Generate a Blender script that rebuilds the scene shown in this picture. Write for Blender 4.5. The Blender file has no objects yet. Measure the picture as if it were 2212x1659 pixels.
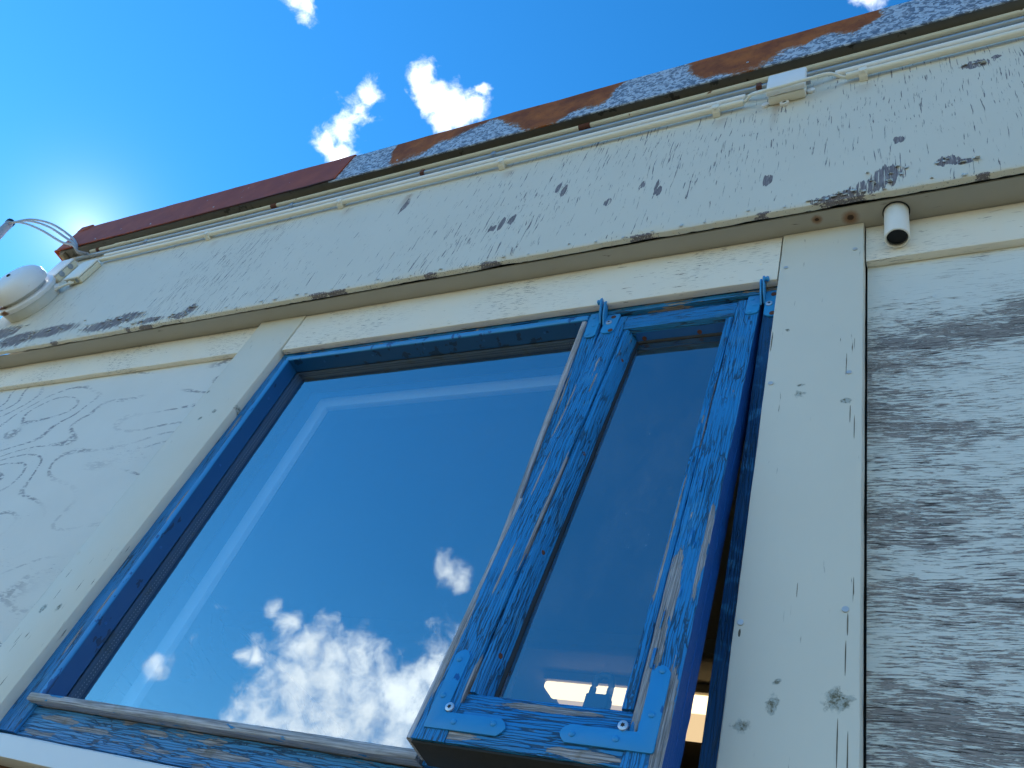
import bpy, bmesh, math, random
from mathutils import Matrix, Vector, noise as mnoise
R_ = math.radians
S = bpy.context.scene
COL = S.collection
rnd = random.Random(7)

# ------------------------------------------------------------------ camera
cam_d = bpy.data.cameras.new('camera'); cam = bpy.data.objects.new('camera', cam_d); COL.objects.link(cam)
rt = Vector((0.87777439, 0.37687273, 0.29576859))
up = Vector((0.08694935, -0.73244709, 0.6752489))
bk = Vector((0.47111774, -0.5669993, -0.67569214))
m = Matrix.Identity(4)
for i in range(3):
    m[i][0] = rt[i]; m[i][1] = up[i]; m[i][2] = bk[i]
m[0][3], m[1][3], m[2][3] = 0, -0.9, 0
cam.matrix_world = m
cam_d.sensor_width = 36; cam_d.lens = 1763.66 / 2212 * 36
cam_d.clip_start = 0.02; cam_d.clip_end = 6000
S.camera = cam

# ------------------------------------------------------------------ exposure, world, sun
S.view_settings.view_transform = 'Standard'; S.view_settings.look = 'None'
S.view_settings.exposure = 1.32; S.view_settings.gamma = 1; S.view_settings.use_curve_mapping = False
S.cycles.use_denoising = True; S.cycles.use_adaptive_sampling = True; S.cycles.adaptive_threshold = .03
S.cycles.max_bounces = 7; S.cycles.diffuse_bounces = 3; S.cycles.transparent_max_bounces = 12
SUN = Vector((-0.800, 0.2035, 0.565)).normalized()
SKY_STRENGTH, SKY_SAT = 0.107, 1.08
CLOUDS = [(-0.5858, 0.2494, 0.7711, 0.0239), (-0.5685, 0.2363, 0.788, 0.0222), (-0.5538, 0.2256, 0.8015, 0.0158), (-0.6068, 0.2486, 0.7549, 0.0149), (-0.5958, 0.2665, 0.7576, 0.0203), (-0.4937, 0.2319, 0.8381, 0.0169), (-0.4946, 0.2588, 0.8297, 0.0224), (-0.4754, 0.2804, 0.8339, 0.0258), (-0.4541, 0.2877, 0.8432, 0.0161), (-0.4445, 0.2721, 0.8534, 0.0096), (-0.4944, 0.284, 0.8215, 0.0183), (-0.5766, 0.1153, 0.8088, 0.015), (-0.5811, 0.1043, 0.8071, 0.0149), (-0.0324, 0.3172, 0.9478, 0.0237), (-0.6943, -0.6122, 0.3783, 0.0127), (-0.6833, -0.6298, 0.3692, 0.0179), (-0.6672, -0.6555, 0.3538, 0.0288), (-0.6422, -0.6803, 0.3532, 0.0342), (-0.6694, -0.6717, 0.3174, 0.041), (-0.6918, -0.6695, 0.2704, 0.036), (-0.6219, -0.7093, 0.3319, 0.0469), (-0.5808, -0.7349, 0.3501, 0.042), (-0.5446, -0.7439, 0.3873, 0.0346), (-0.5231, -0.7502, 0.4045, 0.0322), (-0.6385, -0.7152, 0.2843, 0.0509), (-0.5789, -0.7538, 0.3109, 0.0516), (-0.5253, -0.7776, 0.3456, 0.0523), (-0.7733, -0.5714, 0.2749, 0.0119), (-0.5454, -0.6853, 0.4827, 0.0176), (-0.5285, -0.7038, 0.4747, 0.0154), (-0.7162, -0.6214, 0.3178, 0.0103), (-0.7056, -0.6314, 0.3218, 0.0103)]


class G:
    """small node-tree writer"""
    def __init__(s, tree):
        s.t = tree; s.N = tree.nodes; s.L = tree.links
    def put(s, sock, v):
        if isinstance(v, bpy.types.NodeSocket): s.L.new(v, sock)
        elif v is not None:
            try: sock.default_value = v
            except Exception:
                if isinstance(v, (int, float)): sock.default_value = (v, v, v) if len(sock.default_value) == 3 else (v, v, v, 1)
                elif len(v) == 3: sock.default_value = (*v, 1)
                else: raise
    def node(s, typ, ins=None, **at):
        n = s.N.new(typ)
        for k, v in at.items(): setattr(n, k, v)
        for k, v in (ins or {}).items(): s.put(n.inputs[k], v)
        return n
    def m(s, op, a, b=None, c=None, clamp=False):
        n = s.node('ShaderNodeMath', operation=op, use_clamp=clamp); s.put(n.inputs[0], a)
        if b is not None: s.put(n.inputs[1], b)
        if c is not None: s.put(n.inputs[2], c)
        return n.outputs[0]
    def v(s, op, a, b=None):
        n = s.node('ShaderNodeVectorMath', operation=op); s.put(n.inputs[0], a)
        if b is not None: s.put(n.inputs[1], b)
        return n.outputs['Value' if op in ('LENGTH', 'DOT_PRODUCT') else 'Vector']
    def obj(s): return s.node('ShaderNodeTexCoord').outputs['Object']
    def noise(s, vec, scale=1, detail=3, rough=.55, dist=0, col=False):
        n = s.node('ShaderNodeTexNoise', {'Vector': vec, 'Scale': scale, 'Detail': detail, 'Roughness': rough, 'Distortion': dist})
        return n.outputs['Color' if col else 0]
    def vor(s, vec, scale=1, feature='F1', out=0, rand=1):
        n = s.node('ShaderNodeTexVoronoi', {'Vector': vec, 'Scale': scale, 'Randomness': rand}, feature=feature)
        return n.outputs[out]
    def sm(s, x, lo, hi, a=0, b=1):
        n = s.node('ShaderNodeMapRange', {'Value': x, 'From Min': lo, 'From Max': hi, 'To Min': a, 'To Max': b}, interpolation_type='SMOOTHSTEP')
        return n.outputs[0]
    def lin(s, x, lo, hi, a=0, b=1):
        n = s.node('ShaderNodeMapRange', {'Value': x, 'From Min': lo, 'From Max': hi, 'To Min': a, 'To Max': b})
        return n.outputs[0]
    def mix(s, f, a, b, blend='MIX'):
        n = s.node('ShaderNodeMix', data_type='RGBA', blend_type=blend)
        s.put(n.inputs[0], f); s.put(n.inputs[6], a); s.put(n.inputs[7], b)
        return n.outputs[2]
    def sep(s, v):
        return s.node('ShaderNodeSeparateXYZ', {0: v}).outputs
    def warp(s, p, scale, amp, detail=2):
        c = s.noise(p, scale, detail, .6, 0, True)
        d = s.v('SUBTRACT', c, (.5, .5, .5))
        return s.v('ADD', p, s.v('MULTIPLY', d, amp if isinstance(amp, tuple) else (amp, amp, amp)))
    def blobs(s, p, lst, ry=None):
        """largest of 1-|(p-c)/r| over ellipses (x, z, rx, rz)"""
        r = None
        for (x, z, rx, rz) in lst:
            d = s.v('LENGTH', s.v('MULTIPLY', s.v('SUBTRACT', p, (x, 0, z)), (1 / rx, 1 / ry if ry else 0, 1 / rz)))
            d = s.m('SUBTRACT', 1, d)
            r = d if r is None else s.m('MAXIMUM', r, d)
        return r
    def bump(s, h, strength=.5, dist=.001, nrm=None):
        n = s.node('ShaderNodeBump', {'Height': h, 'Strength': strength, 'Distance': dist})
        if nrm is not None: s.put(n.inputs['Normal'], nrm)
        return n.outputs[0]
    def out(s, col, rough=.5, metal=0, nrm=None, spec=.5, **kw):
        b = s.node('ShaderNodeBsdfPrincipled', {'Base Color': col, 'Roughness': rough, 'Metallic': metal, 'Specular IOR Level': spec})
        for k, v in kw.items(): s.put(b.inputs[k.replace('_', ' ')], v)
        if nrm is not None: s.put(b.inputs['Normal'], nrm)
        o = s.node('ShaderNodeOutputMaterial'); s.L.new(b.outputs[0], o.inputs[0])


def mat(name):
    M = bpy.data.materials.new(name); M.use_nodes = True; M.node_tree.nodes.clear()
    return M, G(M.node_tree)


W = bpy.data.worlds.new('World'); S.world = W; W.use_nodes = True; W.node_tree.nodes.clear()
W.cycles.sampling_method = 'MANUAL'; W.cycles.sample_map_resolution = 256
g = G(W.node_tree)
sky = g.node('ShaderNodeTexSky', sky_type='NISHITA', sun_disc=False, sun_elevation=math.asin(SUN.z),
             sun_rotation=math.atan2(SUN.x, SUN.y), altitude=0, air_density=1.0, dust_density=.0, ozone_density=6.0)
hs0 = g.node('ShaderNodeHueSaturation', {'Color': sky.outputs[0], 'Saturation': SKY_SAT, 'Value': 1})
sp_ = g.node('ShaderNodeSeparateColor', {0: hs0.outputs[0]})
# deeper blue, as the phone camera gives it
hs = g.node('ShaderNodeCombineColor', {0: g.m('DIVIDE', g.m('POWER', g.m('MULTIPLY', sp_.outputs[0], .24), 1.6), .24), 1: g.m('DIVIDE', g.m('POWER', g.m('MULTIPLY', sp_.outputs[1], .24), 1.12), .24), 2: sp_.outputs[2]})
d = g.node('ShaderNodeTexCoord').outputs['Generated']
dw = g.warp(d, 30, .02, 1.5)
mx = None
for (x, y, z, r) in CLOUDS:
    q = g.m('SUBTRACT', 1, g.m('DIVIDE', g.v('LENGTH', g.v('SUBTRACT', dw, (x, y, z))), r * 1.3))
    mx = q if mx is None else g.m('MAXIMUM', mx, q)
dz = g.sep(d)[2]
# the same broken cumulus carries on round the horizon, outside what the photo and the panes show; made fuller to light the walls whiter
gen = g.m('SUBTRACT', g.m('MULTIPLY', g.m('SUBTRACT', g.noise(g.v('ADD', g.v('MULTIPLY', d, (1, 1, 2.2)), (5.3, 2.1, .7)), 2.6, 2, .5), .535), 7), g.m('MULTIPLY', g.m('ABSOLUTE', g.m('SUBTRACT', dz, .20)), 2.8))
mx = g.m('MINIMUM', g.m('MAXIMUM', g.m('MAXIMUM', mx, gen), -1), .85)
f1 = g.noise(dw, 22, 6, .62); f2 = g.noise(d, 8, 2, .6)
den = g.sm(g.m('ADD', mx, g.m('MULTIPLY', g.m('SUBTRACT', f1, .5), 3.1)), .0, 1.2)
ccol = g.mix(g.sm(f2, .35, .7), (7.9, 8.2, 8.7), (10.2, 10.4, 10.6))
# bright aureole round the sun itself
th = g.m('ARCCOSINE', g.m('MINIMUM', g.v('DOT_PRODUCT', d, tuple(SUN)), .99999))
au = g.m('MULTIPLY', g.m('EXPONENT', g.m('MULTIPLY', th, -34.0)), 3.2)
skyb = g.node('ShaderNodeMix', data_type='RGBA', blend_type='ADD'); g.put(skyb.inputs[0], 1.0); g.L.new(hs.outputs[0], skyb.inputs[6])
g.L.new(g.node('ShaderNodeCombineColor', {0: au, 1: au, 2: g.m('MULTIPLY', au, .95)}).outputs[0], skyb.inputs[7])
skyc = g.mix(g.m('MULTIPLY', den, .96), skyb.outputs[2], ccol)
bg = g.node('ShaderNodeBackground', {'Color': skyc, 'Strength': SKY_STRENGTH})
g.L.new(bg.outputs[0], g.node('ShaderNodeOutputWorld').inputs[0])

sun_d = bpy.data.lights.new('sun', 'SUN'); sun_d.energy = 5.0; sun_d.angle = R_(.53); sun_d.color = (1, .95, .87)
sun = bpy.data.objects.new('sun', sun_d); COL.objects.link(sun)
sun.rotation_euler = SUN.to_track_quat('Z', 'Y').to_euler(); sun.location = (-8, 2, 6)

# ------------------------------------------------------------------ object helpers
def link(name, me, ma, parent=None):
    o = bpy.data.objects.new(name, me); COL.objects.link(o)
    if ma is not None and not me.materials: me.materials.append(ma)
    if parent is not None:
        o.parent = parent; o.matrix_parent_inverse = parent.get('_inv_m') if False else INV[parent.name]
    return o
INV = {}
def empty(name, loc, rotx=0, keep=True):
    o = bpy.data.objects.new(name, None); COL.objects.link(o)
    o.location = loc; o.rotation_euler = (rotx, 0, 0); o.empty_display_size = .05
    # children keep their own (world or sash) coordinates
    INV[o.name] = Matrix.Translation(-Vector(loc)) if rotx == 0 else Matrix.Translation((-loc[0], 0, 0))
    return o
def tag(o, label, cat, group=None):
    o['label'] = label; o['category'] = cat
    if group: o['group'] = group
    return o
def struct(o): o['kind'] = 'structure'; return o
def mesh(name, vs, fs, ma, parent=None, smooth=40):
    me = bpy.data.meshes.new(name); me.from_pydata([tuple(v) for v in vs], [], fs)
    bm = bmesh.new(); bm.from_mesh(me); bmesh.ops.recalc_face_normals(bm, faces=bm.faces); bm.to_mesh(me); bm.free()
    if smooth:
        me.polygons.foreach_set('use_smooth', [True] * len(me.polygons)); me.set_sharp_from_angle(angle=R_(smooth))
    me.update()
    o = link(name, me, ma, parent)
    if parent is not None: INV.setdefault(o.name, Matrix.Identity(4))
    return o
def sub(name, o_child_args=None): pass
def rrect(a0, a1, b0, b1, r, n=2):
    pts = []
    for (ca, cb, st) in ((a1 - r, b1 - r, 0), (a0 + r, b1 - r, 90), (a0 + r, b0 + r, 180), (a1 - r, b0 + r, 270)):
        for k in range(n + 1):
            t = R_(st + 90 * k / n); pts.append((ca + r * math.cos(t), cb + r * math.sin(t)))
    return pts
def sweep(name, axis, l0, l1, sec, ma, parent=None, step=.03, wob=.0004, fn=None, smooth=40, cap=True):
    """section polygon swept straight along x, y or z with a slight hand-made wobble"""
    n = max(2, int((l1 - l0) / step)); vs = []; k = len(sec); seed = rnd.random() * 100
    for i in range(n + 1):
        t = l0 + (l1 - l0) * i / n
        wa = wob * mnoise.noise((t * 9, seed, 0)) * 2; wb = wob * mnoise.noise((t * 9, seed, 7)) * 2
        for j, (a, b) in enumerate(sec):
            e = wob * mnoise.noise((t * 38, seed + j * 3.1, 3)) * 1.2
            a2, b2 = a + wa + e, b + wb + e
            p = {'x': (t, a2, b2), 'y': (a2, t, b2), 'z': (a2, b2, t)}[axis]
            if fn: p = fn(p, j, i)
            vs.append(p)
    fs = [(i * k + j, i * k + (j + 1) % k, (i + 1) * k + (j + 1) % k, (i + 1) * k + j) for i in range(n) for j in range(k)]
    if cap: fs += [tuple(range(k))[::-1], tuple(range(n * k, n * k + k))]
    return mesh(name, vs, fs, ma, parent, smooth)
def board(name, axis, x, y, z, ma, parent=None, r=.0015, **kw):
    d = {'x': (x, y, z), 'y': (y, x, z), 'z': (z, x, y)}[axis]
    return sweep(name, axis, d[0][0], d[0][1], rrect(*d[1], *d[2], r), ma, parent, **kw)
def box(name, x, y, z, ma, parent=None, r=.001, seg=2):
    bm = bmesh.new(); bmesh.ops.create_cube(bm, size=1)
    for v in bm.verts:
        v.co = Vector(((x[0] + x[1]) / 2 + v.co.x * (x[1] - x[0]), (y[0] + y[1]) / 2 + v.co.y * (y[1] - y[0]), (z[0] + z[1]) / 2 + v.co.z * (z[1] - z[0])))
    if r: bmesh.ops.bevel(bm, geom=bm.edges[:], offset=r, segments=seg, profile=.5, affect='EDGES')
    me = bpy.data.meshes.new(name); bm.to_mesh(me); bm.free()
    me.polygons.foreach_set('use_smooth', [True] * len(me.polygons)); me.set_sharp_from_angle(angle=R_(35))
    o = link(name, me, ma, parent); INV.setdefault(o.name, Matrix.Identity(4)); return o
def tube(name, pts, r, ma, parent=None, n=14, rfn=None):
    P = [Vector(p) for p in pts]; vs = []; fs = []
    ref = Vector((0, 0, 1))
    for i, p in enumerate(P):
        t = (P[min(i + 1, len(P) - 1)] - P[max(i - 1, 0)]).normalized()
        a = t.cross(ref)
        if a.length < .05: a = t.cross(Vector((0, 1, 0)))
        a.normalize(); b = a.cross(t).normalized(); rr = rfn(i) if rfn else r
        for k in range(n):
            th = 2 * math.pi * k / n; vs.append(p + a * math.cos(th) * rr + b * math.sin(th) * rr)
    for i in range(len(P) - 1):
        for k in range(n): fs.append((i * n + k, i * n + (k + 1) % n, (i + 1) * n + (k + 1) % n, (i + 1) * n + k))
    fs += [tuple(range(n)), tuple(range((len(P) - 1) * n, len(P) * n))]
    return mesh(name, vs, fs, ma, parent, 50)
def lathe(name, c, axis, prof, ma, parent=None, n=40, cap=True):
    """profile (distance along axis, radius) turned round an axis through c"""
    ax = Vector(axis).normalized(); a = ax.orthogonal().normalized(); b = ax.cross(a); c = Vector(c); vs = []; fs = []
    for (h, r) in prof:
        for k in range(n):
            th = 2 * math.pi * k / n; vs.append(c + ax * h + (a * math.cos(th) + b * math.sin(th)) * max(r, 1e-5))
    for i in range(len(prof) - 1):
        for k in range(n): fs.append((i * n + k, i * n + (k + 1) % n, (i + 1) * n + (k + 1) % n, (i + 1) * n + k))
    if cap: fs += [tuple(range(n)), tuple(range((len(prof) - 1) * n, len(prof) * n))]
    return mesh(name, vs, fs, ma, parent, 40)
def plate(name, outline, y0, y1, ma, parent=None, axis='y', bev=.0006):
    """flat polygon with thickness; outline in (x,z) for axis y, (y,z) for axis x"""
    bm = bmesh.new()
    f = bm.faces.new([bm.verts.new((a, y0, b) if axis == 'y' else (y0, a, b)) for a, b in outline])
    e = bmesh.ops.extrude_face_region(bm, geom=[f])
    dv = (0, y1 - y0, 0) if axis == 'y' else (y1 - y0, 0, 0)
    bmesh.ops.translate(bm, verts=[v for v in e['geom'] if isinstance(v, bmesh.types.BMVert)], vec=dv)
    bmesh.ops.recalc_face_normals(bm, faces=bm.faces)
    if bev:
        ed = [x for x in bm.edges if abs((x.verts[0].co - x.verts[1].co).dot(Vector(dv))) < 1e-12]
        bmesh.ops.bevel(bm, geom=ed, offset=bev, segments=2, profile=.5, affect='EDGES')
    me = bpy.data.meshes.new(name); bm.to_mesh(me); bm.free()
    me.polygons.foreach_set('use_smooth', [True] * len(me.polygons)); me.set_sharp_from_angle(angle=R_(40))
    o = link(name, me, ma, parent); INV.setdefault(o.name, Matrix.Identity(4)); return o
def arc(cx, cz, r, a0, a1, n=8, rz=None):
    return [(cx + r * math.cos(R_(a0 + (a1 - a0) * k / n)), cz + (rz or r) * math.sin(R_(a0 + (a1 - a0) * k / n))) for k in range(n + 1)]

def spline(pts, n=8):
    P = [Vector(p) for p in pts]; out = []
    for i in range(len(P) - 1):
        a, b, c, d_ = P[max(i - 1, 0)], P[i], P[i + 1], P[min(i + 2, len(P) - 1)]
        for k in range(n):
            t = k / n
            out.append(.5 * ((2 * b) + (c - a) * t + (2 * a - 5 * b + 4 * c - d_) * t * t + (3 * b - a - 3 * c + d_) * t ** 3))
    return out + [P[-1]]

# ------------------------------------------------------------------ materials
def white_paint(name, paint, wood=(.17, .155, .165), grain='z', thr=.66, spread=.25, patches=(), across=150, along=22,
                rough=.55, bottom=None, rust=(), knots=(), low=2.5, tint=None, fine=0.0, spots=()):
    M, g = mat(name); p = g.obj()
    sc = (along, across, across) if grain == 'x' else (across, across, along)
    st = g.v('MULTIPLY', g.warp(p, 6, .02), sc)
    n1 = g.noise(st, 1, 3, .55); dens = g.noise(p, low, 2, .5)
    a = g.m('ADD', n1, g.m('MULTIPLY', g.m('SUBTRACT', dens, .5), spread))
    n3 = g.noise(g.v('MULTIPLY', p, tuple(v * .35 for v in sc)), 1, 4, .6)
    rag = g.m('MULTIPLY', g.m('SUBTRACT', n3, .5), 1.9)
    if bottom:                       # (z of the lower edge, reach): paint lost along a wet edge
        h = g.m('SUBTRACT', g.sep(p)[2], bottom[0])
        reach = g.m('MULTIPLY', g.sm(g.noise(p, 3.1, 2), .38, .68, .25, 1.4), bottom[1])
        e = g.m('SUBTRACT', 1, g.m('DIVIDE', h, reach))
        a = g.m('ADD', a, g.m('MULTIPLY', g.m('MAXIMUM', e, 0), .17))
    mask = g.sm(a, thr, thr + .025)
    if patches:
        pb = g.blobs(p, patches)
        chip = g.sm(g.noise(g.v('MULTIPLY', p, tuple(v * .8 for v in sc)), 1, 3, .6), .36, .42)
        mask = g.m('MAXIMUM', mask, g.m('MULTIPLY', g.sm(g.m('ADD', pb, rag), .12, .2), chip))
    wfine = g.noise(g.v('MULTIPLY', p, tuple(v * 3 for v in sc)), 1, 3, .6)
    wcol = g.mix(g.sm(wfine, .3, .7), tuple(v * .55 for v in wood), tuple(v * 1.55 for v in wood))
    wcol = g.mix(g.sm(g.noise(p, 14, 3), .55, .75, 0, .5), wcol, (.30, .28, .27))
    pv = g.noise(p, 5, 4, .6)
    pcol = g.mix(pv, tuple(v * .93 for v in paint), tuple(min(.86, v * 1.04) for v in paint))
    if tint: pcol = g.mix(g.sm(g.noise(p, 2.2, 3), .45, .75, 0, .6), pcol, tint)
    if fine:                         # hairline checking of old paint along the grain
        hl = g.noise(g.v('MULTIPLY', p, tuple(v * (1.2 if v == along else 2.4) for v in sc)), 1, 2, .5)
        fm = g.m('MULTIPLY', g.sm(hl, .58, .66), g.sm(g.noise(p, 4.3, 2), .4, .65, 0, fine))
        pcol = g.mix(fm, pcol, (.25, .225, .205))
    for (x, z, w, l, s) in rust:     # run-off streak below an iron fixing
        px, py, pz = g.sep(g.warp(p, 25, .006))
        k = g.m('MULTIPLY', g.sm(g.m('ABSOLUTE', g.m('SUBTRACT', px, x)), w, 0), g.m('MULTIPLY', g.sm(pz, z - l, z), g.m('LESS_THAN', pz, z + .01)))
        pcol = g.mix(g.m('MULTIPLY', k, s), pcol, (.30, .13, .04))
    for (x, y, r) in spots:          # rusty nail heads bleeding through
        dd = g.v('LENGTH', g.v('MULTIPLY', g.v('SUBTRACT', g.warp(p, 120, .004), (x, y, 0)), (1 / r, 1 / r, 0)))
        pcol = g.mix(g.sm(dd, 1.0, .35, 0, .8), pcol, (.22, .09, .03)); pcol = g.mix(g.sm(dd, .38, .22), pcol, (.05, .025, .015))
    if knots:
        kw = g.warp(p, 60, .012, 3); kb = g.blobs(kw, [(x, z, rx * .72, rz * .72) for (x, z, rx, rz) in knots])
        kn = g.noise(g.warp(p, 200, .006), 150, 4, .7)
        kc = g.mix(g.sm(kn, .40, .60), (.13, .115, .065), (.45, .46, .41))
        km = g.m('MULTIPLY', g.sm(g.m('ADD', kb, g.m('MULTIPLY', g.m('SUBTRACT', g.noise(p, 75, 4, .7), .5), 2.4)), .15, .6), g.sm(kb, -.1, .2))
        pcol = g.mix(km, pcol, kc)
    rim = g.m('SUBTRACT', g.sm(a, thr - .03, thr), mask, clamp=True)
    pcol = g.mix(g.m('MULTIPLY', rim, .35), pcol, (.2, .19, .18))
    col = g.mix(mask, pcol, wcol)
    h = g.m('ADD', g.m('MULTIPLY', mask, -1), g.m('ADD', g.m('MULTIPLY', wfine, g.m('MULTIPLY', mask, .5)), g.m('MULTIPLY', g.noise(st, .35, 3), .35)))
    g.out(col, g.lin(mask, 0, 1, rough, .85), 0, g.bump(h, .7, .0012), spec=.35)
    return M

def grain_panel(name, paint, wood, amount):
    """weathered plywood: contour figure, paint worn off along the raised grain"""
    M, g = mat(name); p = g.obj()
    w = g.warp(p, 2.6, (.10, 0, .05), 2)
    fine = g.noise(g.v('MULTIPLY', w, (34, 1, 390)), 1, 4, .7)
    mid = g.noise(g.v('MULTIPLY', w, (12, 1, 60)), 1, 5, .65)
    big = g.noise(g.v('MULTIPLY', w, (2.6, 1, 7.5)), 1, 3, .55)
    fig = g.noise(g.v('MULTIPLY', p, (1.5, 1, 3.4)), 1, 1.5, .45)
    con = g.m('FRACT', g.m('ADD', g.m('MULTIPLY', fig, 15), g.m('MULTIPLY', fine, .28)))
    line = g.sm(g.m('ABSOLUTE', g.m('SUBTRACT', con, .5)), .12, .03)
    if amount == 'light':
        brk = g.sm(g.noise(g.v('MULTIPLY', p, (40, 1, 130)), 1, 3), .41, .54)
        reg = g.sm(g.noise(p, 2.3, 2), .40, .58)
        mk = g.m('MULTIPLY', g.m('MULTIPLY', line, brk), reg)
        mk = g.m('MAXIMUM', mk, g.m('MULTIPLY', g.sm(g.m('ADD', fine, g.m('MULTIPLY', g.m('SUBTRACT', big, .5), .5)), .67, .72), .8))
        mk = g.m('MULTIPLY', mk, .85)
    else:
        zz = g.sep(p)[2]
        a = g.m('ADD', g.m('MULTIPLY', big, .92), g.m('ADD', g.m('MULTIPLY', mid, .20), g.m('MULTIPLY', g.m('SUBTRACT', con, .5), .10)))
        a = g.m('ADD', a, g.sm(zz, 1.10, 1.31, -.17, -.42))
        a = g.m('ADD', a, g.m('MULTIPLY', g.m('SUBTRACT', fine, .5), 1.35))
        mk = g.sm(a, .375, .455)
        gro = g.noise(g.v('MULTIPLY', w, (16, 1, 400)), 1, 3, .6)
    wc = g.mix(g.sm(fine, .35, .65), tuple(v * .5 for v in wood), tuple(v * 1.5 for v in wood))
    wc = g.mix(g.sm(g.noise(p, 5, 3), .5, .72, 0, .4), wc, (.17, .175, .21))
    pc = g.mix(g.noise(p, 6, 3), tuple(v * .93 for v in paint), tuple(min(.85, v * 1.05) for v in paint))
    col = g.mix(mk, pc, wc)
    if amount != 'light':            # open grain: dark grooves run on under paint and bare wood alike
        gm = g.m('MULTIPLY', g.sm(gro, .54, .62), g.m('ADD', g.m('MULTIPLY', mk, .55), g.sm(a, .10, .36, 0, .4)))
        col = g.mix(gm, col, (.055, .042, .036))
    h = g.m('ADD', g.m('MULTIPLY', mk, -.8), g.m('MULTIPLY', fine, .7))
    g.out(col, .7, 0, g.bump(h, .6, .0012), spec=.3)
    return M

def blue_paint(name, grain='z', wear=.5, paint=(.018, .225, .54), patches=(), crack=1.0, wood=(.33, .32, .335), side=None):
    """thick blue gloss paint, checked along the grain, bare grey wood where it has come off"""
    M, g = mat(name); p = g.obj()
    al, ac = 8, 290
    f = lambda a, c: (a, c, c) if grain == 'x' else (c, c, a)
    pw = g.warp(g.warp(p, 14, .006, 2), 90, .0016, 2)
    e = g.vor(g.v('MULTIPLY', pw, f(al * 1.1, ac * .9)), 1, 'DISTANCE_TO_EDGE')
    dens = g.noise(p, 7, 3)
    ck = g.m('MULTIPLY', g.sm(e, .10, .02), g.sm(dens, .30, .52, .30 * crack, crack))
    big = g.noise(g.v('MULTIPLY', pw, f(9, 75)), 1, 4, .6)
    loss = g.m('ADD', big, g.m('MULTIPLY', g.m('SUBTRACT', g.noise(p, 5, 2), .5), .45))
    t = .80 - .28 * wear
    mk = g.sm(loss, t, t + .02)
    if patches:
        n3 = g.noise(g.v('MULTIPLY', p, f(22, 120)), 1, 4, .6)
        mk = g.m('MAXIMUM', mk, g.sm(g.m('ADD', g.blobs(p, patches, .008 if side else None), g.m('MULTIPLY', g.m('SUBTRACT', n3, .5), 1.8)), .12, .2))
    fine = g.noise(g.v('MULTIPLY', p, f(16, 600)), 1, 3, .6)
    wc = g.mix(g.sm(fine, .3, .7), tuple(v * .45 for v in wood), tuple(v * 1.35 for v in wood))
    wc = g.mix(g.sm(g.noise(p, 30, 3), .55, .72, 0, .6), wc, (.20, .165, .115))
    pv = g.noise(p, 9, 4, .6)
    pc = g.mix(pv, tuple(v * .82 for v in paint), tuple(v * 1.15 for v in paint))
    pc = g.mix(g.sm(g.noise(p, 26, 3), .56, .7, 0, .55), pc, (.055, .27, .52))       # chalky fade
    if side:                         # (depth, colour): faces behind this depth get a darker, less cracked blue
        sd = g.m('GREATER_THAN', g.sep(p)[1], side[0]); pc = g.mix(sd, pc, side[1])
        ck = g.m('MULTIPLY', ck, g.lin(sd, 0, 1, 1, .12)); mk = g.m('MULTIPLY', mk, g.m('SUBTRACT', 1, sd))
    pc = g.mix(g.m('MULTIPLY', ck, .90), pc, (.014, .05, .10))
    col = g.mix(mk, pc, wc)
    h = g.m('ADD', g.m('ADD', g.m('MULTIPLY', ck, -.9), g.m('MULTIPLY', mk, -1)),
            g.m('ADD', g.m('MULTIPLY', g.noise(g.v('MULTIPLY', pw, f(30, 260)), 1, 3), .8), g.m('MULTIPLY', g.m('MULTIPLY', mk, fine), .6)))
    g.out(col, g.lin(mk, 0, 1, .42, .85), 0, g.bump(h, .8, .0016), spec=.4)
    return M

def smooth_blue(name, paint=(.018, .20, .52), chip=.35, inner=None):
    M, g = mat(name); p = g.obj()
    n = g.noise(g.v('MULTIPLY', p, (1, 1, .45)), 28, 4, .6)
    ch = g.sm(g.m('ADD', n, g.m('MULTIPLY', g.m('SUBTRACT', g.noise(p, 6, 2), .5), .5)), .72 - .3 * chip, .735 - .3 * chip)
    col = g.mix(ch, g.mix(g.noise(p, 12, 3), tuple(v * .85 for v in paint), tuple(v * 1.15 for v in paint)), (.010, .105, .33))
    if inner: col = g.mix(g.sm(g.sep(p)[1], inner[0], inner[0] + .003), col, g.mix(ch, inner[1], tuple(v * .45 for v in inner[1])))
    h = g.m('ADD', g.m('MULTIPLY', ch, -.6), g.m('MULTIPLY', g.noise(p, 160, 3), .25))
    g.out(col, .38, 0, g.bump(h, .5, .0008), spec=.45)
    return M

def bare_wood(name, wood=(.42, .41, .43), grain='x', blue=.12):
    M, g = mat(name); p = g.obj()
    f = (lambda a, c: (a, c, c)) if grain == 'x' else (lambda a, c: (c, c, a))
    fine = g.noise(g.v('MULTIPLY', p, f(10, 420)), 1, 4, .65)
    c = g.mix(g.sm(fine, .3, .72), tuple(v * .42 for v in wood), tuple(v * 1.3 for v in wood))
    c = g.mix(g.sm(g.noise(p, 22, 3), .5, .75, 0, .5), c, (.27, .25, .19))
    bl = g.sm(g.noise(g.v('MULTIPLY', p, f(14, 60)), 1, 4), .70 - blue, .72 - blue)
    c = g.mix(bl, c, (.05, .27, .53))
    g.out(c, .85, 0, g.bump(g.m('ADD', fine, g.m('MULTIPLY', bl, .6)), .9, .0014), spec=.25)
    return M

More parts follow.
